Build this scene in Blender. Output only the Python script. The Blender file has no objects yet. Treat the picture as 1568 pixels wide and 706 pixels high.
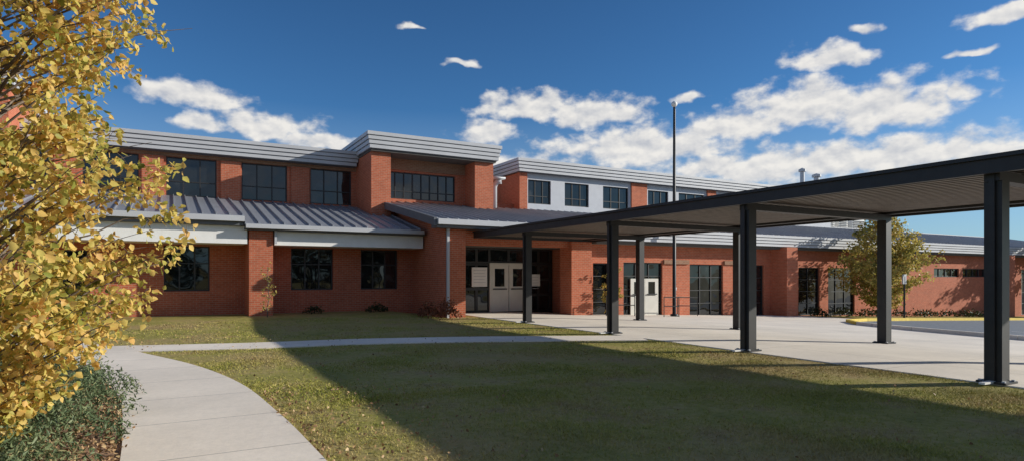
import bpy, math, random
import numpy as np
from mathutils import Vector
random.seed(7); rng=np.random.default_rng(7)
S=bpy.context.scene; COL=S.collection
# ------------------------------------------------------------ materials
def newmat(name):
    m=bpy.data.materials.new(name); m.use_nodes=True
    nt=m.node_tree; return m,nt,nt.nodes['Principled BSDF']
def N(nt,t,**kw):
    n=nt.nodes.new(t)
    for k,v in kw.items(): setattr(n,k,v)
    return n
def math_(nt,op,a,b=None,c=None,clamp=False):
    n=nt.nodes.new('ShaderNodeMath'); n.operation=op; n.use_clamp=clamp
    for i,x in enumerate((a,b,c)):
        if x is None: continue
        if isinstance(x,(int,float)): n.inputs[i].default_value=x
        else: nt.links.new(x,n.inputs[i])
    return n.outputs[0]
def ramp(nt,fac,stops):
    r=nt.nodes.new('ShaderNodeValToRGB'); e=r.color_ramp.elements
    while len(e)<len(stops): e.new(0.5)
    for el,(p,c) in zip(e,stops): el.position=p; el.color=(*c,1)
    nt.links.new(fac,r.inputs[0]); return r.outputs[0]
def noise(nt,vec,scale,detail=4,rough=.55):
    n=N(nt,'ShaderNodeTexNoise'); n.inputs['Scale'].default_value=scale
    n.inputs['Detail'].default_value=detail; n.inputs['Roughness'].default_value=rough
    if vec is not None: nt.links.new(vec,n.inputs['Vector'])
    return n
def mixc(nt,fac,a,b,blend='MIX'):
    n=N(nt,'ShaderNodeMix',data_type='RGBA',blend_type=blend)
    for i,x in ((0,fac),(6,a),(7,b)):
        if isinstance(x,(int,float)): n.inputs[i].default_value=x
        elif isinstance(x,tuple): n.inputs[i].default_value=(*x,1)
        else: nt.links.new(x,n.inputs[i])
    return n.outputs[2]
def bump(nt,b,h,strength,dist=.02):
    n=N(nt,'ShaderNodeBump'); n.inputs['Strength'].default_value=strength; n.inputs['Distance'].default_value=dist
    nt.links.new(h,n.inputs['Height']); nt.links.new(n.outputs[0],b.inputs['Normal'])
def simple(name,col,rough=.6,var=.15,scale=3,metal=0,spec=.5):
    m,nt,b=newmat(name); g=N(nt,'ShaderNodeNewGeometry')
    n=noise(nt,g.outputs['Position'],scale,3)
    lo=tuple(c*(1-var) for c in col); hi=tuple(min(.9,c*(1+var)) for c in col)
    c=ramp(nt,n.outputs[0],[(.3,lo),(.7,hi)]); nt.links.new(c,b.inputs['Base Color'])
    b.inputs['Roughness'].default_value=rough; b.inputs['Metallic'].default_value=metal
    b.inputs['Specular IOR Level'].default_value=spec
    return m
def brickmat(name,c1,c2,mort):
    m,nt,b=newmat(name); g=N(nt,'ShaderNodeNewGeometry')
    sp=N(nt,'ShaderNodeSeparateXYZ'); nt.links.new(g.outputs['Position'],sp.inputs[0])
    sn=N(nt,'ShaderNodeSeparateXYZ'); nt.links.new(g.outputs['True Normal'],sn.inputs[0])
    f=math_(nt,'GREATER_THAN',math_(nt,'ABSOLUTE',sn.outputs[0]),.7)
    mx=N(nt,'ShaderNodeMix'); nt.links.new(f,mx.inputs[0]); nt.links.new(sp.outputs[0],mx.inputs[2]); nt.links.new(sp.outputs[1],mx.inputs[3])
    cb=N(nt,'ShaderNodeCombineXYZ'); nt.links.new(mx.outputs[0],cb.inputs[0]); nt.links.new(sp.outputs[2],cb.inputs[1])
    br=N(nt,'ShaderNodeTexBrick'); nt.links.new(cb.outputs[0],br.inputs['Vector'])
    br.inputs['Scale'].default_value=1; br.inputs['Brick Width'].default_value=.215; br.inputs['Row Height'].default_value=.078
    br.inputs['Mortar Size'].default_value=.008; br.inputs['Mortar Smooth'].default_value=.3
    br.inputs['Color1'].default_value=(*c1,1); br.inputs['Color2'].default_value=(*c2,1); br.inputs['Mortar'].default_value=(*mort,1)
    n=noise(nt,g.outputs['Position'],.7,4,.6)
    v=ramp(nt,n.outputs[0],[(.3,(.86,.85,.85)),(.7,(1.08,1.07,1.07))])
    c=mixc(nt,1.0,br.outputs[0],v,'MULTIPLY')
    n2=noise(nt,cb.outputs[0],5.5,2,.5)
    c=mixc(nt,.3,c,ramp(nt,n2.outputs[0],[(.35,(.72,.68,.68)),(.6,(1.08,1.08,1.08))]),'MULTIPLY')
    nt.links.new(c,b.inputs['Base Color'])
    b.inputs['Roughness'].default_value=.85; b.inputs['Specular IOR Level'].default_value=.2
    return m
def concretemat(name,col,jx=1.5,jy=1.5):
    m,nt,b=newmat(name); g=N(nt,'ShaderNodeNewGeometry'); P=g.outputs['Position']
    n1=noise(nt,P,.5,5,.6); n2=noise(nt,P,14,3,.7)
    c=ramp(nt,n1.outputs[0],[(.3,tuple(x*.84 for x in col)),(.7,tuple(x*1.06 for x in col))])
    c=mixc(nt,.35,c,ramp(nt,n2.outputs[0],[(.3,(.78,.78,.78)),(.7,(1.08,1.08,1.08))]),'MULTIPLY')
    sp=N(nt,'ShaderNodeSeparateXYZ'); nt.links.new(P,sp.inputs[0])
    def j(o,w):
        t=math_(nt,'PINGPONG',o,w/2); return math_(nt,'LESS_THAN',t,.010)
    jj=j(sp.outputs[1],jy)
    if jx: jj=math_(nt,'MAXIMUM',j(sp.outputs[0],jx),jj)
    c=mixc(nt,math_(nt,'MULTIPLY',jj,.5),c,(.14,.13,.11))
    nt.links.new(c,b.inputs['Base Color']); b.inputs['Roughness'].default_value=.85
    bump(nt,b,n2.outputs[0],.2,.01)
    return m
def grassmat(name,blade=False):
    m,nt,b=newmat(name); g=N(nt,'ShaderNodeNewGeometry'); P=g.outputs['Position']
    n1=noise(nt,P,.75,5,.72)
    k=1.0 if blade else .85
    c=ramp(nt,n1.outputs[0],[(.36,(.24*k,.255*k,.04*k)),(.47,(.37*k,.35*k,.065*k)),(.55,(.48*k,.39*k,.13*k)),(.64,(.42*k,.28*k,.14*k))])
    if blade:
        c=mixc(nt,.5,c,ramp(nt,g.outputs['Random Per Island'],[(0,(.14,.16,.025)),(.38,(.33,.335,.05)),(.70,(.52,.44,.13)),(1,(.62,.45,.24))]))
    else:
        n2=noise(nt,P,9,3,.7)
        c=mixc(nt,.5,c,ramp(nt,n2.outputs[0],[(.3,(.15,.13,.04)),(.5,(.34,.28,.10)),(.7,(.46,.33,.17))]))
        bump(nt,b,n2.outputs[0],.4,.03)
    n3=noise(nt,P,.22,4,.6)
    c=mixc(nt,ramp(nt,n3.outputs[0],[(.48,(0,0,0)),(.62,(.6,.6,.6))]),c,(.43,.30,.15))
    nt.links.new(c,b.inputs['Base Color']); b.inputs['Roughness'].default_value=.75; b.inputs['Specular IOR Level'].default_value=.15
    return m
def leafmat(name,stops,trans=.35):
    m,nt,b=newmat(name); g=N(nt,'ShaderNodeNewGeometry')
    n=noise(nt,g.outputs['Position'],1.6,1)
    f=math_(nt,'ADD',math_(nt,'MULTIPLY',g.outputs['Random Per Island'],.65),math_(nt,'MULTIPLY',math_(nt,'SUBTRACT',n.outputs[0],.3),.9),clamp=True)
    c=ramp(nt,f,stops)
    nt.links.new(c,b.inputs['Base Color']); b.inputs['Roughness'].default_value=.5; b.inputs['Specular IOR Level'].default_value=.3
    t=N(nt,'ShaderNodeBsdfTranslucent'); nt.links.new(c,t.inputs[0])
    mx=N(nt,'ShaderNodeMixShader'); mx.inputs[0].default_value=trans
    out=nt.nodes['Material Output']
    nt.links.new(b.outputs[0],mx.inputs[1]); nt.links.new(t.outputs[0],mx.inputs[2]); nt.links.new(mx.outputs[0],out.inputs[0])
    return m
def glassmat():
    m,nt,b=newmat('tinted_glass'); g=N(nt,'ShaderNodeNewGeometry'); P=g.outputs['Position']
    n=noise(nt,P,.9,3); c=ramp(nt,n.outputs[0],[(.35,(.004,.006,.008)),(.6,(.012,.014,.016)),(.75,(.05,.05,.048))])
    nt.links.new(c,b.inputs['Base Color']); b.inputs['Roughness'].default_value=.03
    b.inputs['Specular IOR Level'].default_value=.75
    n2=noise(nt,P,1.1,1); bump(nt,b,n2.outputs[0],.35,.05)
    return m
BRICK=brickmat('red_brick',(.55,.15,.075),(.46,.118,.058),(.46,.29,.20))
BAND=brickmat('tan_brick',(.34,.18,.11),(.29,.15,.09),(.36,.27,.2))
GLASS=glassmat()
FRAME=simple('bronze_frame',(.03,.028,.028),.45,.1)
ROOFM=simple('standing_seam_metal',(.34,.35,.38),.42,.08,.7,.35)
FASC=simple('fascia_metal',(.50,.50,.52),.5,.06,.8)
FASCD=simple('fascia_joint',(.12,.125,.14),.6,.06)
WHITE=simple('white_panel',(.84,.82,.79),.6,.04)
GREYW=simple('grey_panel',(.50,.51,.55),.6,.05)
DOOR=simple('door_paint',(.66,.63,.56),.5,.05)
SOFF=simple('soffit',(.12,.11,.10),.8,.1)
STEEL=simple('dark_painted_steel',(.022,.020,.020),.5,.25,5)
DECK=simple('brown_deck',(.15,.125,.11),.6,.2,4)
DECKD=simple('brown_deck_flute',(.055,.046,.042),.6,.2,4)
CONC=concretemat('concrete_pavement',(.90,.80,.68),3.0,3.0)
PATHM=concretemat('concrete_path',(.90,.79,.66),0,1.5)
ASPH=simple('asphalt',(.15,.17,.20),.9,.2,6)
YEL=simple('yellow_kerb_paint',(.78,.56,.08),.7,.15,6)
GROUND=grassmat('lawn_soil'); BLADE=grassmat('grass_blades',True)
BARK=simple('bark',(.17,.13,.10),.9,.4,14)
MULCH=simple('mulch',(.32,.19,.11),.95,.5,20)
# ------------------------------------------------------------ mesh builder
class MB:
    def __init__(s): s.v=[];s.f=[];s.m=[];s.mats=[]
    def mi(s,m):
        if m not in s.mats: s.mats.append(m)
        return s.mats.index(m)
    def poly(s,pts,m):
        i=len(s.v); s.v+= [tuple(p) for p in pts]; s.f.append(tuple(range(i,i+len(pts)))); s.m.append(s.mi(m))
    def hexa(s,p,m):
        i=len(s.v); s.v+=[tuple(q) for q in p]; k=s.mi(m)
        for f in ((0,3,2,1),(4,5,6,7),(0,1,5,4),(1,2,6,5),(2,3,7,6),(3,0,4,7)):
            s.f.append(tuple(i+j for j in f)); s.m.append(k)
    def box(s,x0,x1,y0,y1,z0,z1,m):
        s.hexa([(x0,y0,z0),(x1,y0,z0),(x1,y1,z0),(x0,y1,z0),(x0,y0,z1),(x1,y0,z1),(x1,y1,z1),(x0,y1,z1)],m)
    def tube(s,pts,rad,m,n=6,cap=True):
        k=s.mi(m); base=len(s.v); P=[Vector(p) for p in pts]
        for i,p in enumerate(P):
            d=(P[min(i+1,len(P)-1)]-P[max(i-1,0)]).normalized()
            a=d.orthogonal().normalized() if i==0 else (a-d*a.dot(d)).normalized()
            b=d.cross(a)
            for j in range(n):
                t=2*math.pi*j/n; q=p+(a*math.cos(t)+b*math.sin(t))*rad[i]; s.v.append(tuple(q))
        for i in range(len(P)-1):
            for j in range(n):
                s.f.append((base+i*n+j,base+i*n+(j+1)%n,base+(i+1)*n+(j+1)%n,base+(i+1)*n+j)); s.m.append(k)
        if cap:
            s.f.append(tuple(base+j for j in range(n))[::-1]); s.m.append(k)
            s.f.append(tuple(base+(len(P)-1)*n+j for j in range(n))); s.m.append(k)
    def finish(s,name,parent=None,smooth=False):
        me=bpy.data.meshes.new(name); me.from_pydata(s.v,[],s.f)
        for m in s.mats: me.materials.append(m)
        me.polygons.foreach_set('material_index',s.m)
        if smooth: me.polygons.foreach_set('use_smooth',[True]*len(s.f))
        me.update(); o=bpy.data.objects.new(name,me); COL.objects.link(o)
        if parent: o.parent=parent
        return o
def empty(name,loc=(0,0,0)):
    e=bpy.data.objects.new(name,None); COL.objects.link(e); e.empty_display_size=.5; return e
def npmesh(name,V,F,mat,parent=None):
    me=bpy.data.meshes.new(name); nf,k=F.shape
    me.vertices.add(len(V)); me.vertices.foreach_set('co',V.astype(np.float32).ravel())
    me.loops.add(nf*k); me.loops.foreach_set('vertex_index',F.astype(np.int32).ravel())
    me.polygons.add(nf); me.polygons.foreach_set('loop_start',(np.arange(nf)*k).astype(np.int32))
    me.materials.append(mat); me.update(calc_edges=True); me.validate()
    o=bpy.data.objects.new(name,me); COL.objects.link(o)
    if parent: o.parent=parent
    return o
def leaves(name,P,size,mat,parent=None,fold=.25,aspect=.75):
    P=np.asarray(P); n=len(P)
    a=rng.normal(size=(n,3)); a[:,2]-=.5; a/=np.linalg.norm(a,axis=1,keepdims=True)
    b=rng.normal(size=(n,3)); b-=a*(a*b).sum(1,keepdims=True); b/=np.linalg.norm(b,axis=1,keepdims=True)
    c=np.cross(a,b); s=(size*rng.uniform(.65,1.25,n))[:,None]
    w=s*aspect*.5
    V=np.stack([P,P+a*s*.3+b*w+c*w*fold,P+a*s*.68+b*w*.7+c*w*fold,P+a*s,P+a*s*.68-b*w*.7+c*w*fold,P+a*s*.3-b*w+c*w*fold],1).reshape(-1,3)
    i=(np.arange(n)*6)[:,None]
    F=np.concatenate([i+np.array([[0,1,2,3]]),i+np.array([[0,3,4,5]])])
    return npmesh(name,V,F,mat,parent)
def gz(u,v):
    u=np.asarray(u,float); v=np.asarray(v,float)
    return -.033*np.clip(u-12.5,0,47.5)+.15*np.clip((v-19)/4,0,1)*np.clip((9.2-u)/1.2,0,1)
# ------------------------------------------------------------ ground
xs=[-3000,-600,-150,-60,-30]+list(np.arange(-20,8.1,2))+[8.0,9.2,10.6,12.5,16,20,25,30,40,50,60,80,150,600,3000]
ys=[-3000,-600,-150,-60,-20,-10,-5,0,5,10,15,19,23,30,60,150,600,3000]
xs=sorted(set(float(x) for x in xs))
g=MB(); nx=len(xs)
for y in ys:
    for x in xs: g.v.append((x,y,float(gz(x,y))))
for j in range(len(ys)-1):
    for i in range(nx-1):
        g.f.append((j*nx+i,j*nx+i+1,(j+1)*nx+i+1,(j+1)*nx+i)); g.m.append(0)
g.mats=[GROUND]; g.finish('ground')
def Z(u,v,o): return (u,v,float(gz(u,v))+o)
pv=MB()
pv.poly([Z(10.6,-12,.02),Z(12.5,-12,.02),Z(12.5,24.3,.02),Z(10.6,24.3,.02)],CONC)
pv.poly([Z(10.6,24.3,.02),Z(10.6,-12,.02),Z(10.6,-12,-.1),Z(10.6,24.3,-.1)],CONC)
edge=[(21,-12),(21.6,4),(22.3,8.5),(23.2,12),(24.6,14.8),(26.5,16.4),(29,17.1),(33,17.3),(60,17.3)]
pv.poly([Z(12.5,-12,.02)]+[Z(u,v,.02) for u,v in edge]+[Z(60,18.6,.02),Z(31,18.6,.02),Z(30,22.2,.02),Z(12.5,22.2,.02)],CONC)
pv.poly([Z(12.5,22.2,.02),Z(15.3,22.2,.02),Z(15.3,24.3,.02),Z(12.5,24.3,.02)],CONC)
pv.finish('concrete_pavement')
ap=MB(); ap.poly([Z(u,v,.012) for u,v in edge]+[Z(60,-12,.012)],ASPH); ap.poly([Z(60,-12,.012),Z(140,-12,.012),Z(140,17.3,.012),Z(60,17.3,.012)],ASPH); ap.finish('parking_lot')
kb=MB()
for (a,b) in zip(edge[:-1],edge[1:]):
    d=Vector((b[0]-a[0],b[1]-a[1])).normalized(); n=Vector((-d.y,d.x))*.16
    m=YEL if a[1]>13 else CONC
    def q(p,o,h): return Z(p[0]+o[0],p[1]+o[1],h)
    zz=(0,0)
    kb.hexa([q(a,zz,-.02),q(b,zz,-.02),q(b,n,-.02),q(a,n,-.02),q(a,zz,.15),q(b,zz,.15),q(b,n,.15),q(a,n,.15)],m)
kb.finish('kerb')
pk=MB()
for i in range(7):
    u=28+i*2.8; pk.poly([Z(u,6,.018),Z(u+.1,6,.018),Z(u+.1,11,.018),Z(u,11,.018)],WHITE)
pk.finish('parking_markings')
# paths
pc=[(.45,-6),(.45,2),(.4,5.6),(.33,7.5),(.15,9.7),(-.32,11.9),(-1.05,14.0),(-1.9,16.2),(-3.2,18.6),(-5,21)]
pw=.76
cr=[(-1.3,15.95),(1.5,15.15),(4.2,14.75),(7.2,13.7),(10.61,12.1)]
def smoothline(P,k=6):
    out=[]; P=[Vector(p) for p in P]
    for i in range(len(P)-1):
        p0=P[max(i-1,0)];p1=P[i];p2=P[i+1];p3=P[min(i+2,len(P)-1)]
        for j in range(k):
            t=j/k; out.append(.5*((2*p1)+(p2-p0)*t+(2*p0-5*p1+4*p2-p3)*t*t+(3*p1-p0-3*p2+p3)*t**3))
    out.append(P[-1]); return out
def strip(name,P,hw,z,mat):
    m=MB(); L=[];R=[]
    for i,p in enumerate(P):
        d=(P[min(i+1,len(P)-1)]-P[max(i-1,0)]).normalized(); n=Vector((-d.y,d.x))*hw
        a=p+n;b=p-n; L.append((a.x,a.y,float(gz(a.x,a.y))+z)); R.append((b.x,b.y,float(gz(b.x,b.y))+z))
    for i in range(len(P)-1):
        m.poly([L[i],R[i],R[i+1],L[i+1]],mat)
        for E in (L,R):
            m.poly([E[i],E[i+1],(E[i+1][0],E[i+1][1],E[i+1][2]-.1),(E[i][0],E[i][1],E[i][2]-.1)],mat)
    return m.finish(name)
pcs=smoothline(pc); crs=smoothline(cr)
strip('garden_path',pcs,pw,.030,PATHM); strip('garden_path',crs,.62,.024,PATHM)
def dist_line(U,V,P):
    d=np.full(U.shape,1e9)
    for a,b in zip(P[:-1],P[1:]):
        ax,ay=a.x,a.y; dx,dy=b.x-ax,b.y-ay; L=dx*dx+dy*dy+1e-9
        t=np.clip(((U-ax)*dx+(V-ay)*dy)/L,0,1)
        d=np.minimum(d,np.hypot(U-ax-t*dx,V-ay-t*dy))
    return d
# ------------------------------------------------------------ school
school=empty('school_building')
W=MB(); R=MB(); G=MB(); T=MB()
def wall(u0,u1,z0,z1,v,ops,mat=BRICK,reveal=.14):
    us=sorted({u0,u1}|{o[0] for o in ops}|{o[1] for o in ops}); zs=sorted({z0,z1}|{o[2] for o in ops}|{o[3] for o in ops})
    us=[x for x in us if u0<=x<=u1]; zs=[x for x in zs if z0<=x<=z1]
    for a,b in zip(us[:-1],us[1:]):
        for c,d in zip(zs[:-1],zs[1:]):
            mu,mz=(a+b)/2,(c+d)/2
            if any(o[0]<mu<o[1] and o[2]<mz<o[3] for o in ops): continue
            W.poly([(a,v,c),(b,v,c),(b,v,d),(a,v,d)],mat)
    for o in ops:
        a,b,c,d=o[:4]; r=v+reveal
        W.poly([(a,v,c),(a,r,c),(a,r,d),(a,v,d)],mat); W.poly([(b,v,c),(b,v,d),(b,r,d),(b,r,c)],mat)
        W.poly([(a,v,c),(b,v,c),(b,r,c),(a,r,c)],BAND); W.poly([(a,v,d),(a,r,d),(b,r,d),(b,v,d)],mat)
def window(a,b,c,d,v,cols,rows,fw=.05,hs=None):
    G.poly([(a,v,c),(b,v,c),(b,v,d),(a,v,d)],GLASS)
    f=v-.05
    G.box(a,a+fw,f,v+.02,c,d,FRAME); G.box(b-fw,b,f,v+.02,c,d,FRAME)
    G.box(a+fw,b-fw,f,v+.02,c,c+fw,FRAME); G.box(a+fw,b-fw,f,v+.02,d-fw,d,FRAME)
    for i in range(1,cols):
        x=a+(b-a)*i/cols; G.box(x-fw*.5,x+fw*.5,f+.004,v+.02,c+fw,d-fw,FRAME)
    hs=hs if hs else [j/rows for j in range(1,rows)]
    for h in hs:
        z=c+(d-c)*h; G.box(a+fw,b-fw,f+.008,v+.02,z-fw*.4,z+fw*.4,FRAME)
def fascia(u0,u1,v0,v1,z0,z1,n,step=.05):
    h=(z1-z0)/n
    for i in range(n):
        o=i*step
        R.box(u0-o,u1+o,v0-o,v1,z0+i*h+.03,z0+(i+1)*h-.002*(i<n-1),FASC)
        R.box(u0-o+.05,u1+o-.05,v0-o+.05,v1-.05,z0+i*h-.002,z0+i*h+.03,FASCD)
def seamroof(u0,u1,v0,z0,v1,z1,sp=.45,th=.06):
    R.hexa([(u0,v0,z0-th),(u1,v0,z0-th),(u1,v1,z1-th),(u0,v1,z1-th),(u0,v0,z0),(u1,v0,z0),(u1,v1,z1),(u0,v1,z1)],ROOFM)
    k=int((u1-u0)/sp)
    for i in range(k+1):
        u=u0+.03+i*(u1-u0-.06)/k
        R.hexa([(u-.018,v0,z0+.001),(u+.018,v0,z0+.001),(u+.018,v1,z1+.001),(u-.018,v1,z1+.001),
                (u-.018,v0,z0+.065),(u+.018,v0,z0+.065),(u+.018,v1,z1+.065),(u-.018,v1,z1+.065)],ROOFM)
# --- left upper storey
ops=[(a,a+1.95,5.05,6.72) for a in (-9.1,-6.1,-3.1,-.15,2.82,5.82)]
wall(-12,8.0,3.2,6.72,30.0,ops)
wall(-12,8.0,6.72,7.0,29.96,[],BAND)
for o in ops: window(*o,30.13,3,2,hs=[.38])
for a in (-4.05,-1.1,1.9,4.88):
    W.box(a+.06,a+.86,29.88,29.99,4.6,6.71,BRICK)
fascia(-12,7.9,29.5,42,6.88,7.6,4)
W.box(-12,-5.0,27.6,36,0,8.3,BRICK); fascia(-12.2,-4.8,27.3,36.3,8.3,8.8,3)
# --- tower
W.box(8.0,8.92,27.4,30.5,4.0,7.3,BRICK); W.box(13.24,14.27,27.4,31,4.0,7.3,BRICK)
wall(8.9,13.26,4.0,7.3,28.6,[(9.1,12.7,5.35,6.66)]); window(9.1,12.7,5.35,6.66,28.72,8,2,hs=[.3])
W.box(8.93,13.23,28.52,28.595,6.75,7.29,BAND)
fascia(7.85,14.42,27.1,34,7.36,8.12,4,.045)
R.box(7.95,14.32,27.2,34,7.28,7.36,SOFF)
# --- lower left wing
wa=[(-9,-7.5,1.05,2.72),(-3.6,-2.5,.1,2.5),(-.2,1.3,1.05,2.72)]
wall(-12,2.6,-.2,3.0,25.6,wa)
for o in wa: window(*o,25.74,3,2,hs=[.62])
wb=[(4.2,5.85,1.05,2.72),(7.0,8.6,1.05,2.72)]
wall(2.6,9.4,-.2,3.0,25.5,wb)
for o in wb: window(*o,25.64,3,2,hs=[.62])
W.box(2.5,3.32,24.0,25.6,-.2,3.26,BRICK)
T.box(-11,2.44,24.0,25.55,2.78,3.40,WHITE); T.box(3.38,9.22,24.05,25.45,2.76,3.26,WHITE)
R.box(-11.5,2.30,23.78,25.6,3.41,3.66,FASCD); R.box(2.34,9.2,23.78,25.6,3.27,3.38,FASCD)
R.box(-11.5,2.32,23.60,23.77,3.55,3.74,FASC); R.box(2.36,9.1,23.58,23.77,3.32,3.47,FASC)
seamroof(-11.5,2.3,23.7,3.76,30.0,5.05,.42); seamroof(2.33,9.0,23.7,3.49,30.0,5.0,.42)
W.box(-7.0,-6.2,24.0,25.6,-.2,3.3,BRICK)
# --- entrance block
W.box(9.28,10.13,21.8,22.7,-.3,3.42,BRICK); W.box(15.18,16.26,21.8,22.7,-.6,3.42,BRICK)
W.box(9.3,9.7,22.7,25.6,-.3,3.42,BRICK); W.box(15.8,16.22,22.7,25.6,-.6,3.42,BRICK)
W.box(10.13,15.18,22.0,22.4,2.85,3.42,BRICK)
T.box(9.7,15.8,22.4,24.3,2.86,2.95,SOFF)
W.box(9.7,15.8,24.34,24.6,-.5,3.4,BRICK)
W.hexa([(9.31,22.0,3.42),(9.6,22.0,3.42),(9.6,28,3.42),(9.31,28,3.42),(9.31,22.0,3.7),(9.6,22.0,3.7),(9.6,28,4.85),(9.31,28,4.85)],BRICK)
seamroof(8.75,17.0,21.4,3.75,28.7,5.20,.42); seamroof(17.0,74,21.4,3.75,29.2,5.30,.45)
R.hexa([(8.62,21.35,3.5),(8.74,21.35,3.5),(8.74,28,4.8),(8.62,28,4.8),(8.62,21.35,3.8),(8.74,21.35,3.8),(8.74,28,5.12),(8.62,28,5.12)],FASCD)
R.box(8.75,16.3,21.22,21.39,3.55,3.76,FASC); R.box(8.75,16.3,21.39,21.95,3.44,3.6,FASCD)
h=.15
for i in range(4):
    R.box(16.31,74,21.30-.04*i,22.0,3.16+i*h+.025,3.16+(i+1)*h-.002,FASC); R.box(16.35,73.9,21.34-.04*i,22.0,3.16+i*h-.002,3.16+i*h+.025,FASCD)
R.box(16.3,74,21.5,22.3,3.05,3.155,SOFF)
# entrance glazing
ev=24.2
def pane(a,b,c,d): window(a,b,c,d,ev,1,1,.06)
G.box(9.75,15.75,ev+.02,ev+.1,-.1,2.84,FRAME)
for a,b in ((10.0,10.9),(10.9,11.75),(11.75,12.38)): 
    pane(a,b,.05,1.05); pane(a,b,1.05,2.15); pane(a,b,2.2,2.84)
for a,b in ((14.35,14.95),(14.95,15.6)):
    pane(a,b,0,.75); pane(a,b,.75,1.45); pane(a,b,1.45,2.15); pane(a,b,2.2,2.84)
pane(12.38,13.36,2.22,2.84); pane(13.36,14.34,2.22,2.84)
def dooru(a,b,zb,zt,v,wz0,wz1):
    m=.2
    T.box(a,b,v-.05,v,zb,wz0,DOOR); T.box(a,b,v-.05,v,wz1,zt,DOOR)
    T.box(a,a+m,v-.05,v,wz0,wz1,DOOR); T.box(b-m,b,v-.05,v,wz0,wz1,DOOR)
    G.poly([(a+m,v-.015,wz0),(b-m,v-.015,wz0),(b-m,v-.015,wz1),(a+m,v-.015,wz1)],GLASS)
    T.box(a+.1,b-.1,v-.1,v-.07,zb+.98,zb+1.03,FRAME)
dooru(12.44,13.34,.03,2.14,ev-.03,1.15,1.95); dooru(13.37,14.27,.03,2.14,ev-.03,1.15,1.95)
T.box(12.38,12.44,ev-.1,ev,0,2.2,DOOR);T.box(14.27,14.33,ev-.1,ev,0,2.2,DOOR);T.box(12.44,14.27,ev-.1,ev-.02,2.145,2.2,DOOR)
# right wing ground floor
wr=[(16.55,17.45,-.15,2.2),(18.3,20.7,-.28,2.25),(22.5,24.85,-.4,2.2),(25.85,28.0,-.5,2.2),(30.9,32.8,-.6,2.1),(33.6,36.2,-.7,2.1),(45.2,48.5,1.55,2.15),(49,52.3,1.55,2.15),(58,60,-1.4,2.1)]
wall(16.2,74,-3,3.1,22.1,wr)
for o in wr:
    a,b,c,d=o
    n=max(1,round((b-a)/.78)); window(a,b,c,d,22.24,n,1 if d-c<1 else 4)
dooru(18.75,19.6,-.25,1.5,22.17,.7,1.35); dooru(19.62,20.45,-.25,1.5,22.17,.7,1.35)
W.box(28.55,29.45,21.1,22.1,-3,3.15,BRICK); W.box(53.5,54.6,21.2,22.1,-3,3.15,BRICK)
for a,b in ((20.75,22.4),(24.9,25.8)): W.box(a,b,22.02,22.098,2.2,2.4,BAND)
# right upper storey
wu=[(17.3,18.8,5.62,6.95),(19.75,21.45,5.62,6.95),(22.5,24.45,5.62,6.95),(26.0,27.7,5.62,6.95),(28.6,30.9,5.62,6.95),(32,34,5.62,6.95),(36,38,5.62,6.95)]
wall(17.2,44.5,4.6,7.3,29.05,wu,GREYW)
for o in wu: window(*o,29.18,3,2,hs=[.33])
W.box(16.7,17.2,28.95,40,3.5,7.3,BRICK); W.box(24.62,25.85,28.95,29.04,5,7.29,BRICK)
W.box(31.1,31.9,28.95,29.04,5,7.29,BRICK)
fascia(16.55,44.6,28.7,40,7.28,8.0,4)
W.box(14.28,16.69,29.6,31,3.5,5.6,BRICK)
R.box(44.7,74,29.2,29.4,5.0,5.42,FASC)
W.finish('brick_walls',school); R.finish('roofs_and_fascias',school); G.finish('windows',school)
T.box(9.30,9.40,21.68,21.78,.0,3.55,FASC); T.box(3.36,3.44,23.88,23.98,2.8,3.3,FASC)
T.finish('doors_and_trim',school)
D_=MB(); D_.tube([(14.75,28.2,4.6),(14.75,28.2,6.25),(14.85,28.1,6.5),(15.05,28.0,6.55)],[.14,.14,.15,.17],FASC,10); D_.box(14.5,15.2,27.8,28.5,6.62,6.72,FASC); D_.finish('roof_vent',school,True)
D_=MB()
for u,v,zt,r in ((42.4,30,9.9,.16),(44,29.9,9.6,.2)):
    D_.tube([(u,v,7.9),(u,v,zt-.35)],[r,r],FASC,10); D_.tube([(u,v,zt-.3),(u,v,zt-.12),(u,v,zt)],[r*1.7,r*1.7,.02],FASC,10)
D_.finish('exhaust_stacks',school)
D_=MB()
for u,w,hh in ((45.6,1.6,.9),(47.8,1.2,.7),(49.6,1.8,1.0)):
    D_.box(u,u+w,30.5,32,5.2,5.5+hh,WHITE)
    for k in range(5): D_.box(u+.1,u+w-.1,30.44,30.49,5.6+k*.14,5.66+k*.14,FASCD)
    D_.box(u-.06,u+w+.06,30.4,32.1,5.502+hh,5.57+hh,FASC)
D_.finish('rooftop_units',school)
def notice(a,b,c,d):
    s=MB(); s.box(a,b,ev-.10,ev-.065,c,d,WHITE)
    for k in range(5): s.box(a+.08,b-.08-.05*(k%2),ev-.104,ev-.101,d-.14-k*.13,d-.12-k*.13,FASC)
    s.finish('notice_sign')
notice(11.5,12.25,1.15,2.0); notice(14.5,15.0,1.15,1.7)
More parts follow.
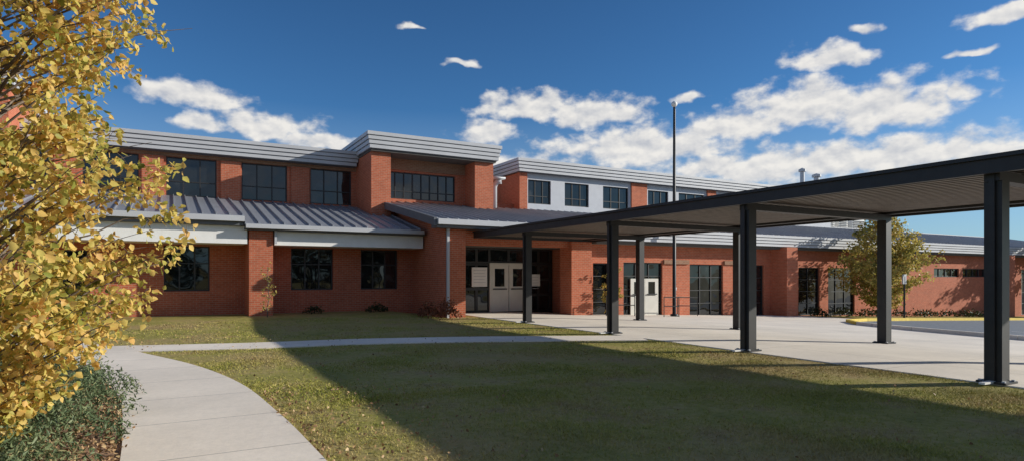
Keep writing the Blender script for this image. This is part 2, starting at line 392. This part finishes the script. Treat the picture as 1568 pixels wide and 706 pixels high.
# ------------------------------------------------------------ covered walkway
cw=empty('covered_walkway'); C=MB()
pvs=[-9.25,-4.7,-.15,4.4,8.88,13.44,18.1]
for v in pvs:
    for u in (10.75,15.8):
        z=float(gz(u,v))+.02; w=.115
        C.box(u-w,u+w,v-w,v+w,z+.03,3.0,STEEL); C.box(u-.19,u+.19,v-.19,v+.19,z,z+.03,STEEL)
        for sx in (-1,1):
            for sy in (-1,1): C.box(u+sx*.15-.02,u+sx*.15+.02,v+sy*.15-.02,v+sy*.15+.02,z+.03,z+.05,FASC)
    C.box(10.6,15.95,v-.1,v+.1,3.0,3.14,STEEL)
C.finish('posts_and_beams',cw)
C=MB(); v0,v1=-11,21.75
C.box(10.45,10.53,v0,v1,3.10,3.36,STEEL); C.box(16.07,16.15,v0,v1,3.10,3.36,STEEL)
C.box(10.40,10.449,v0,v1,3.31,3.37,STEEL)
C.box(10.53,16.07,v1-.08,v1,3.10,3.36,STEEL); C.box(10.53,16.07,v0,v0+.08,3.10,3.36,STEEL)
C.box(10.65,10.85,v0+.1,v1-.1,3.142,3.26,STEEL); C.box(15.7,15.9,v0+.1,v1-.1,3.142,3.26,STEEL)
C.box(10.53,16.07,v0+.08,v1-.08,3.29,3.34,DECKD)
for i in range(30):
    u=10.90+i*.22
    if u>15.6: break
    C.box(u,u+.13,v0+.1,v1-.1,3.20,3.288,DECK)
C.finish('roof_deck',cw)
C=MB()
for v in pvs:
    z=.03; C.box(10.30,10.62,v-.04,v+.04,z,z+.03,WHITE)
    C.box(10.585,10.625,v-.04,v+.04,z+.036,3.1,STEEL)
C.finish('downspouts',cw)
# ------------------------------------------------------------ flagpole
F=MB(); fz=float(gz(20.3,21))
F.tube([(20.3,20.9,fz),(20.3,20.9,fz+.12),(20.3,20.9,fz+.14),(20.3,20.9,5),(20.3,20.9,9.4)],[.18,.18,.085,.075,.05],STEEL,12)
pts=[];rad=[]
for i in range(9):
    t=math.pi*i/8; pts.append((20.3,20.9,9.52-.14*math.cos(t))); rad.append(max(.004,.14*math.sin(t)))
F.tube(pts,rad,WHITE,12); F.tube([(20.39,20.9,fz+.2),(20.37,20.9,9.3)],[.008,.008],WHITE,4)
F.box(20.36,20.42,20.87,20.93,fz+1.2,fz+1.35,FASC)
F.finish('flagpole',None,True)
def rail(u0,u1,v,name='handrail'):
    m=MB()
    z0=float(gz(u0,v));z1=float(gz(u1,v)); n=max(2,int((u1-u0)/.9)+1)
    for h in (.5,.9): m.tube([(u0,v,z0+h),(u1,v,z1+h)],[.022,.022],STEEL,6)
    for i in range(n):
        u=u0+(u1-u0)*i/(n-1); z=float(gz(u,v)); m.tube([(u,v,z),(u,v,z+.9)],[.022,.022],STEEL,6)
    m.finish(name)
rail(16.6,18.2,21.2); rail(20.9,22.2,21.3); rail(19.2,20.1,20.4)
m=MB(); u,v=33.5,17.8; z=float(gz(u,v)); m.tube([(u,v,z),(u,v,z+.1),(u,v,z+.12),(u,v,z+2.3)],[.12,.12,.05,.045],STEEL,8); m.box(u-.15,u+.15,v-.03,v+.03,z+1.9,z+2.4,FASC); m.finish('parking_sign')
# ------------------------------------------------------------ vegetation
LY=leafmat('birch_leaves',[(0,(.08,.095,.018)),(.16,(.28,.30,.055)),(.34,(.62,.54,.13)),(.58,(.86,.64,.19)),(.85,(.82,.50,.16)),(1,(.42,.19,.06))],.45)
LG=leafmat('pale_birch_leaves',[(0,(.14,.14,.03)),(.4,(.44,.38,.09)),(.75,(.64,.48,.13)),(1,(.44,.26,.09))],.4)
LJ=leafmat('juniper_needles',[(0,(.045,.075,.035)),(.5,(.12,.165,.075)),(.85,(.24,.27,.13)),(1,(.44,.33,.16))],.2)
LR=leafmat('red_shrub_leaves',[(0,(.06,.03,.02)),(.5,(.22,.07,.035)),(1,(.33,.15,.07))],.2)
LS=leafmat('shrub_leaves',[(0,(.015,.025,.01)),(.6,(.05,.065,.022)),(1,(.14,.12,.04))],.2)
LD=leafmat('fallen_leaf',[(0,(.16,.08,.04)),(.5,(.40,.24,.12)),(.8,(.52,.36,.18)),(1,(.62,.46,.25))],.1)
def tree(name,x,y,stems,prof,zr,nb,per,size,mat,jit=.09,rad0=.05,seed=1,start=.15,f0=.25):
    r=random.Random(seed); base=float(gz(x,y)); t=empty(name); B=MB(); P=[]
    zmax=zr[1]
    sc=[]
    for s in range(stems):
        a=2*math.pi*s/stems+.7; lean=.22 if stems>1 else .03
        pts=[];rad=[]
        for i in range(9):
            f=i/8; h=zmax*.97*f
            off=lean*(f**.8)*1.5
            pts.append((x+math.cos(a)*(.06+off*.6)+r.uniform(-.03,.03),y+math.sin(a)*(.06+off*.6)+r.uniform(-.03,.03),base+h-.05)); rad.append(rad0*(1-f)**.8+.006)
        B.tube(pts,rad,BARK,7); sc.append(pts)
    def onstem(p,h):
        f=max(0,min(.999,h/(zmax*.97)))*8; i=int(f); q=f-i
        return Vector(p[i]).lerp(Vector(p[min(i+1,8)]),q)
    zs=[p[0] for p in prof]; rs=[p[1] for p in prof]
    for k in range(nb):
        zt=r.uniform(*zr); az=r.uniform(0,2*math.pi)
        L=float(np.interp(zt,zs,rs))*(r.uniform(.5,1.0)**.6)*(1+.12*math.sin(az*5+zt*4))
        tip=Vector((x+math.cos(az)*L,y+math.sin(az)*L,base+zt))
        st=onstem(r.choice(sc),max(start,zt-L*r.uniform(.35,.75)))
        mid=st.lerp(tip,.5)+Vector((r.uniform(-.1,.1),r.uniform(-.1,.1),L*.16)) 
        pts=[]
        for i in range(7):
            f=i/6; p=(1-f)**2*st+2*f*(1-f)*mid+f*f*tip; pts.append(p+Vector((r.uniform(-1,1),r.uniform(-1,1),r.uniform(-1,1)))*.02*L)
        r0=min(rad0*.3,.004+.006*L); B.tube(pts,[r0*(1-i/6)+.002 for i in range(7)],BARK,4,False)
        nl=int(per*L)
        for w in range(max(2,int(L*5))):
            f=r.uniform(f0,1); i=min(5,int(f*6)); p=pts[i].lerp(pts[i+1],f*6-i)
            d=Vector((r.gauss(0,1),r.gauss(0,1),r.gauss(-.2,.8))).normalized()*r.uniform(.1,.28)*max(.6,L/1.6)
            q=p+d; B.tube([p,p+d*.5+Vector((0,0,.02)),q],[.003,.0025,.0015],BARK,3,False)
            for l in range(max(2,int(nl/max(2,int(L*5))))):
                c=p.lerp(q,r.uniform(.2,1.05)); P.append((c.x+r.gauss(0,jit*.5),c.y+r.gauss(0,jit*.5),c.z+r.gauss(0,jit*.5)))
    B.finish('trunk_and_branches',t,True); leaves('leaves',np.array(P),size,mat,t)
    return len(P)
prof=[(.3,.45),(.6,.65),(.9,.92),(1.2,1.14),(1.5,1.33),(1.8,1.44),(2.0,1.62),(2.35,1.65),(2.6,1.46),(2.8,1.2),(3.1,1.15),(3.4,1.2),(3.65,1.3),(3.85,1.65),(4.0,1.9),(4.4,1.4),(5,.8),(5.5,.3)]
n1=tree('birch_tree',-1.42,6.3,3,prof,(.35,5.4),310,86,.062,LY,.09,.045,3,.15,.32)
prof2=[(1.0,1.2),(1.8,2.1),(2.6,2.6),(3.5,2.5),(4.5,1.9),(5.3,1.1),(6,.3)]
n2=tree('birch_tree',34.4,19.4,2,prof2,(.9,5.9),190,42,.14,LG,.18,.07,5,.5)
tree('maple_tree',59.5,18.6,1,[(2.2,1.5),(3.5,2.8),(5.5,3.0),(7,2.2),(8.5,.5)],(2.3,8.3),110,26,.26,LG,.3,.12,6,1.5)
prof3=[(.3,.2),(1.2,.45),(2.0,.25)]
tree('sapling',3.0,23.2,1,prof3,(.3,1.9),26,30,.07,LG,.05,.015,8)
tree('sapling',17.1,21.5,1,[(.3,.3),(1.2,.6),(2.3,.3)],(.3,2.3),44,46,.10,LG,.06,.02,9)
def mound(name,blobs,n,size,mat,aspect=.35,seed=3):
    P=[]
    for (x,y,r,h) in blobs:
        m=int(n*r*r); th=rng.uniform(0,2*np.pi,m); rr=np.sqrt(rng.uniform(0,1,m))
        lump=1+.22*np.sin(th*5+x*9)+.12*np.sin(th*11+y*5)
        zz=np.sqrt(np.clip(1-rr**2,0,1))*h*rng.uniform(.35,1.08,m)*(1+.25*np.sin(x*7+rr*9+th*3))
        X=x+np.cos(th)*rr*r*lump; Y=y+np.sin(th)*rr*r*lump
        P.append(np.stack([X,Y,gz(X,Y)+zz+.02],1))
    return leaves(name,np.concatenate(P),size,mat,None,.3,aspect)
mound('juniper_shrub',[(-1.2,9.7,.75,.5),(-1.15,8.4,.72,.48),(-1.25,7.2,.78,.42),(-1.7,10.8,.8,.5),(-2.3,9.2,.9,.6),(-2.3,7.6,.9,.55),(-1.25,6.1,.6,.35),(-2.9,10.8,1,.6),(-1.9,6.4,.7,.4)],5600,.06,LJ,.28)
mound('red_shrub',[(9.0,21.0,.45,.7),(8.5,21.5,.4,.5)],2600,.09,LR,.6)
mound('foundation_shrub',[(-2.2,23.3,.5,.5),(4.9,24.6,.35,.3),(7.4,24.6,.4,.3)],1800,.09,LS,.6)
mound('foundation_shrub',[(31.5+i*1.9+ (i%3)*.3,21.2,.5,.45) for i in range(11)],700,.13,LS,.6)
P=[]
for i in range(60):
    x=rng.uniform(110,170); y=rng.uniform(60,75); r=rng.uniform(2,4); h=rng.uniform(4,8)
    q=rng.normal(size=(260,3)); q/=np.linalg.norm(q,axis=1,keepdims=True); q*=r*rng.uniform(.6,1,(260,1)); q+=np.array([x,y,h-1.5]); P.append(q)
for i in range(70):  # unseen tree line behind the camera, added to give the windows reflections
    x=rng.uniform(-70,90); y=rng.uniform(-75,-62); r=rng.uniform(3,5.5)
    for h in (r*.7,r*1.6):
        q=rng.normal(size=(220,3)); q/=np.linalg.norm(q,axis=1,keepdims=True); q*=r*rng.uniform(.6,1,(220,1)); q+=np.array([x,y,h]); P.append(q)
leaves('distant_and_reflection_trees',np.concatenate(P),1.0,LS,None)
def grassblades(n,u0,u1,v0,v1,hh,ww):
    U=rng.uniform(u0,u1,n); V=rng.uniform(v0,v1,n)
    dens=.5+.25*np.sin(U*1.7+np.sin(V*1.3)*2)+.25*np.sin(V*2.1+U*1.4+np.sin(U*3.1))
    dp=dist_line(U,V,pcs); dc=dist_line(U,V,crs)
    ok=(dp>pw-.02+.05*np.sin(V*13)*np.sin(V*5))&(dc>.62)&(U<10.60+.05*np.sin(V*7)*np.sin(V*3.1))&(rng.uniform(0,1,n)<.12+.88*dens)
    ok&=~((U<-.36)&(V<13.2)); ok&=~((V>22.3)&(U<9.3))
    U=U[ok];V=V[ok];dd=dens[ok];n=len(U)
    h=hh*rng.uniform(.4,1.4,n)*(.7+.6*dd); w=ww*rng.uniform(.6,1.3,n); a=rng.uniform(0,2*np.pi,n)
    dx=np.cos(a)*w;dy=np.sin(a)*w; l=rng.normal(0,.9,(n,2))*h[:,None]; z=gz(U,V)-.004
    X=np.stack([np.stack([U-dx,V-dy,z],1),np.stack([U+dx,V+dy,z],1),np.stack([U+l[:,0],V+l[:,1],z+h],1)],1).reshape(-1,3)
    return X,np.arange(3*n).reshape(-1,3)
parts=[grassblades(230000,.4,10.7,1.2,8,.028,.005),grassblades(140000,-1.5,10.7,7.5,15.5,.026,.008),grassblades(50000,-9,10.7,14.5,22.5,.026,.014)]
off=0;VV=[];FF=[]
for X,Fq in parts: VV.append(X);FF.append(Fq+off);off+=len(X)
npmesh('lawn_grass',np.concatenate(VV),np.concatenate(FF),BLADE)
mb=MB(); mb.poly([(-6,-2,.008),(-.30,-2,.008),(-.33,7,.008),(-.42,9.5,.008),(-.8,11.3,.008),(-1.4,12.8,.008),(-3,13.6,.008),(-6,13.6,.008)],MULCH); mb.finish('mulch_bed')
def litter(n,u0,u1,v0,v1,pwr=1.0):
    U=u0+(u1-u0)*rng.uniform(0,1,n)**pwr;V=rng.uniform(v0,v1,n); dp=dist_line(U,V,pcs); keep=(dp>pw*1.0)|(rng.uniform(0,1,n)<.03)
    keep&=U<10.5
    U=U[keep];V=V[keep]; return np.stack([U,V,gz(U,V)+.03+rng.uniform(0,.015,len(U))],1)
L=np.concatenate([litter(6500,-2.4,-.3,4.5,11.5),litter(450,1.1,2.8,3.5,9,2.2),litter(350,1,10,2,16),litter(500,-4,9,15,22)])
leaves('fallen_leaves',L,.038,LD,None,.4,.8)
# ------------------------------------------------------------ world
w=bpy.data.worlds.new('World'); S.world=w; w.use_nodes=True; nt=w.node_tree; bg=nt.nodes['Background']
SUN_EL=20.3; hx,hy=.912,-.411
sky=N(nt,'ShaderNodeTexSky'); sky.sky_type='NISHITA'; sky.sun_disc=False
sky.sun_elevation=math.radians(SUN_EL); sky.sun_rotation=math.atan2(hx,hy); sky.air_density=1.0; sky.dust_density=.3; sky.ozone_density=2.5
tc=N(nt,'ShaderNodeTexCoord'); sp=N(nt,'ShaderNodeSeparateXYZ'); nt.links.new(tc.outputs['Generated'],sp.inputs[0])
az=math_(nt,'MULTIPLY',math_(nt,'ARCTAN2',sp.outputs[0],sp.outputs[1]),57.2958)
el=math_(nt,'MULTIPLY',math_(nt,'ARCSINE',sp.outputs[2]),57.2958)
def vec(a,b,ka,kb,oa=0,ob=0):
    c=N(nt,'ShaderNodeCombineXYZ'); nt.links.new(math_(nt,'MULTIPLY_ADD',a,ka,oa),c.inputs[0]); nt.links.new(math_(nt,'MULTIPLY_ADD',b,kb,ob),c.inputs[1]); return c.outputs[0]
wn=noise(nt,vec(az,el,.35,.5),1,2,.5); sc=N(nt,'ShaderNodeSeparateColor'); nt.links.new(wn.outputs['Color'],sc.inputs[0])
az2=math_(nt,'ADD',az,math_(nt,'MULTIPLY',math_(nt,'SUBTRACT',sc.outputs[0],.5),4.0))
el2=math_(nt,'ADD',el,math_(nt,'MULTIPLY',math_(nt,'SUBTRACT',sc.outputs[1],.5),2.0))
clouds=[(31,15.2,5.5,1.7),(37.5,14.6,5,1.8),(41.1,11.4,9,2.1),(55,14.0,6,2.3),(60.8,13.2,5.5,2.5),(49.5,12.8,5,1.7),(56.5,17.5,3.4,1.3),(59.5,19.2,1.4,.7),(65.6,13.4,1.6,.9),(68.8,18.4,3.2,1.0),
(60.5,9.3,12,2.0),(66,7.2,12,2.4),(51,9.3,10,1.9),(1.2,14.5,4.4,1.4),(6.9,12.8,4.6,1.5),(2.6,12.3,2,1.0),(12,11.7,3.8,.8),(27,13.0,3.2,1.4),(24.7,19.3,1.5,.45),(44,7,15,2.2),(31,9.5,8,1.7),(45.5,15.6,1.4,.6),(19.5,22.0,1.2,.35),(66.5,16,1.5,.4)]
Fm=None
for (a0,e0,rx,ry) in clouds:
    dx=math_(nt,'MULTIPLY_ADD',az2,1/rx,-a0/rx); dy=math_(nt,'MULTIPLY_ADD',el2,1/ry,-e0/ry)
    dy=math_(nt,'MAXIMUM',dy,math_(nt,'MULTIPLY',dy,-1.5))
    r2=math_(nt,'MULTIPLY_ADD',dx,dx,math_(nt,'MULTIPLY',dy,dy))
    Fm=r2 if Fm is None else math_(nt,'MINIMUM',Fm,r2)
Fm=math_(nt,'SUBTRACT',1.0,math_(nt,'SQRT',Fm))
Fm=math_(nt,'MAXIMUM',Fm,-1.5)
na=noise(nt,vec(az,el,.42,.62),1,6,.54); nb_=noise(nt,vec(az,el,.42,.62,.10,.30),1,3,.5)
d=math_(nt,'ADD',math_(nt,'MULTIPLY',Fm,1.0),math_(nt,'MULTIPLY',math_(nt,'SUBTRACT',na.outputs[0],.48),2.1))
mr=N(nt,'ShaderNodeMapRange',interpolation_type='SMOOTHSTEP'); nt.links.new(d,mr.inputs[0]); mr.inputs[1].default_value=-.15; mr.inputs[2].default_value=.55
dens=math_(nt,'MULTIPLY',mr.outputs[0],.95)
sh=math_(nt,'ADD',.68,math_(nt,'MULTIPLY',math_(nt,'SUBTRACT',na.outputs[0],nb_.outputs[0]),2.4),clamp=True)
cc=mixc(nt,sh,(4.9,5.15,5.7),(8.9,8.6,8.1))
dk=N(nt,'ShaderNodeMapRange'); nt.links.new(el,dk.inputs[0]); dk.inputs[1].default_value=12; dk.inputs[2].default_value=26; dk.inputs[3].default_value=1.0; dk.inputs[4].default_value=.86
tint=mixc(nt,1.0,sky.outputs[0],(.38,.74,1.08),'MULTIPLY')
skc=N(nt,'ShaderNodeVectorMath',operation='SCALE'); nt.links.new(tint,skc.inputs[0]); nt.links.new(dk.outputs[0],skc.inputs[3]); skc=skc.outputs[0]
haze=N(nt,'ShaderNodeMapRange'); nt.links.new(el,haze.inputs[0]); haze.inputs[1].default_value=0; haze.inputs[2].default_value=15; haze.inputs[3].default_value=.5; haze.inputs[4].default_value=0
skc=mixc(nt,haze.outputs[0],skc,(4.9,5.9,6.9))
nt.links.new(mixc(nt,dens,skc,cc),bg.inputs[0]); bg.inputs[1].default_value=.10
bg2=N(nt,'ShaderNodeBackground'); bg2.inputs[1].default_value=.10
nh=noise(nt,tc.outputs['Generated'],2.6,3,.6)
hi=N(nt,'ShaderNodeMapRange'); nt.links.new(el,hi.inputs[0]); hi.inputs[1].default_value=27; hi.inputs[2].default_value=42
am=N(nt,'ShaderNodeMapRange'); nt.links.new(nh.outputs[0],am.inputs[0]); am.inputs[1].default_value=.50; am.inputs[2].default_value=.66; am.inputs[4].default_value=.6
back=math_(nt,'GREATER_THAN',math_(nt,'ABSOLUTE',math_(nt,'ADD',az,-30.0)),75.0)
fac=math_(nt,'MULTIPLY',am.outputs[0],math_(nt,'MAXIMUM',hi.outputs[0],back))
nt.links.new(mixc(nt,fac,skc,(7.2,6.9,6.5)),bg2.inputs[0])  # out-of-view clouds overhead and behind the camera, added as neutral fill light
win=math_(nt,'MULTIPLY',math_(nt,'LESS_THAN',math_(nt,'ABSOLUTE',math_(nt,'ADD',az,-30.0)),60.0),math_(nt,'LESS_THAN',math_(nt,'ABSOLUTE',math_(nt,'ADD',el,-12.0)),13.0))
ms=N(nt,'ShaderNodeMixShader'); nt.links.new(win,ms.inputs[0]); nt.links.new(bg2.outputs[0],ms.inputs[1]); nt.links.new(bg.outputs[0],ms.inputs[2])
nt.links.new(ms.outputs[0],nt.nodes['World Output'].inputs[0])
# ------------------------------------------------------------ sun
sl=bpy.data.lights.new('sun','SUN'); sl.energy=5; sl.angle=math.radians(.5); sl.color=(1,.96,.86)
so=bpy.data.objects.new('sun',sl); COL.objects.link(so)
e=math.radians(SUN_EL); dirv=Vector((-hx*math.cos(e),-hy*math.cos(e),-math.sin(e)))
so.rotation_euler=dirv.to_track_quat('-Z','Y').to_euler(); so.location=(30,-20,30)
# ------------------------------------------------------------ camera
cam=bpy.data.cameras.new('camera'); co=bpy.data.objects.new('camera',cam); COL.objects.link(co)
co.location=(0,0,1.6); co.rotation_euler=(math.radians(90),0,math.radians(-29.27))
cam.lens=36*934/1568; cam.sensor_width=36; cam.shift_y=.0446; cam.clip_end=6000; cam.clip_start=.1
S.camera=co
S.view_settings.view_transform='Standard'; S.view_settings.look='None'
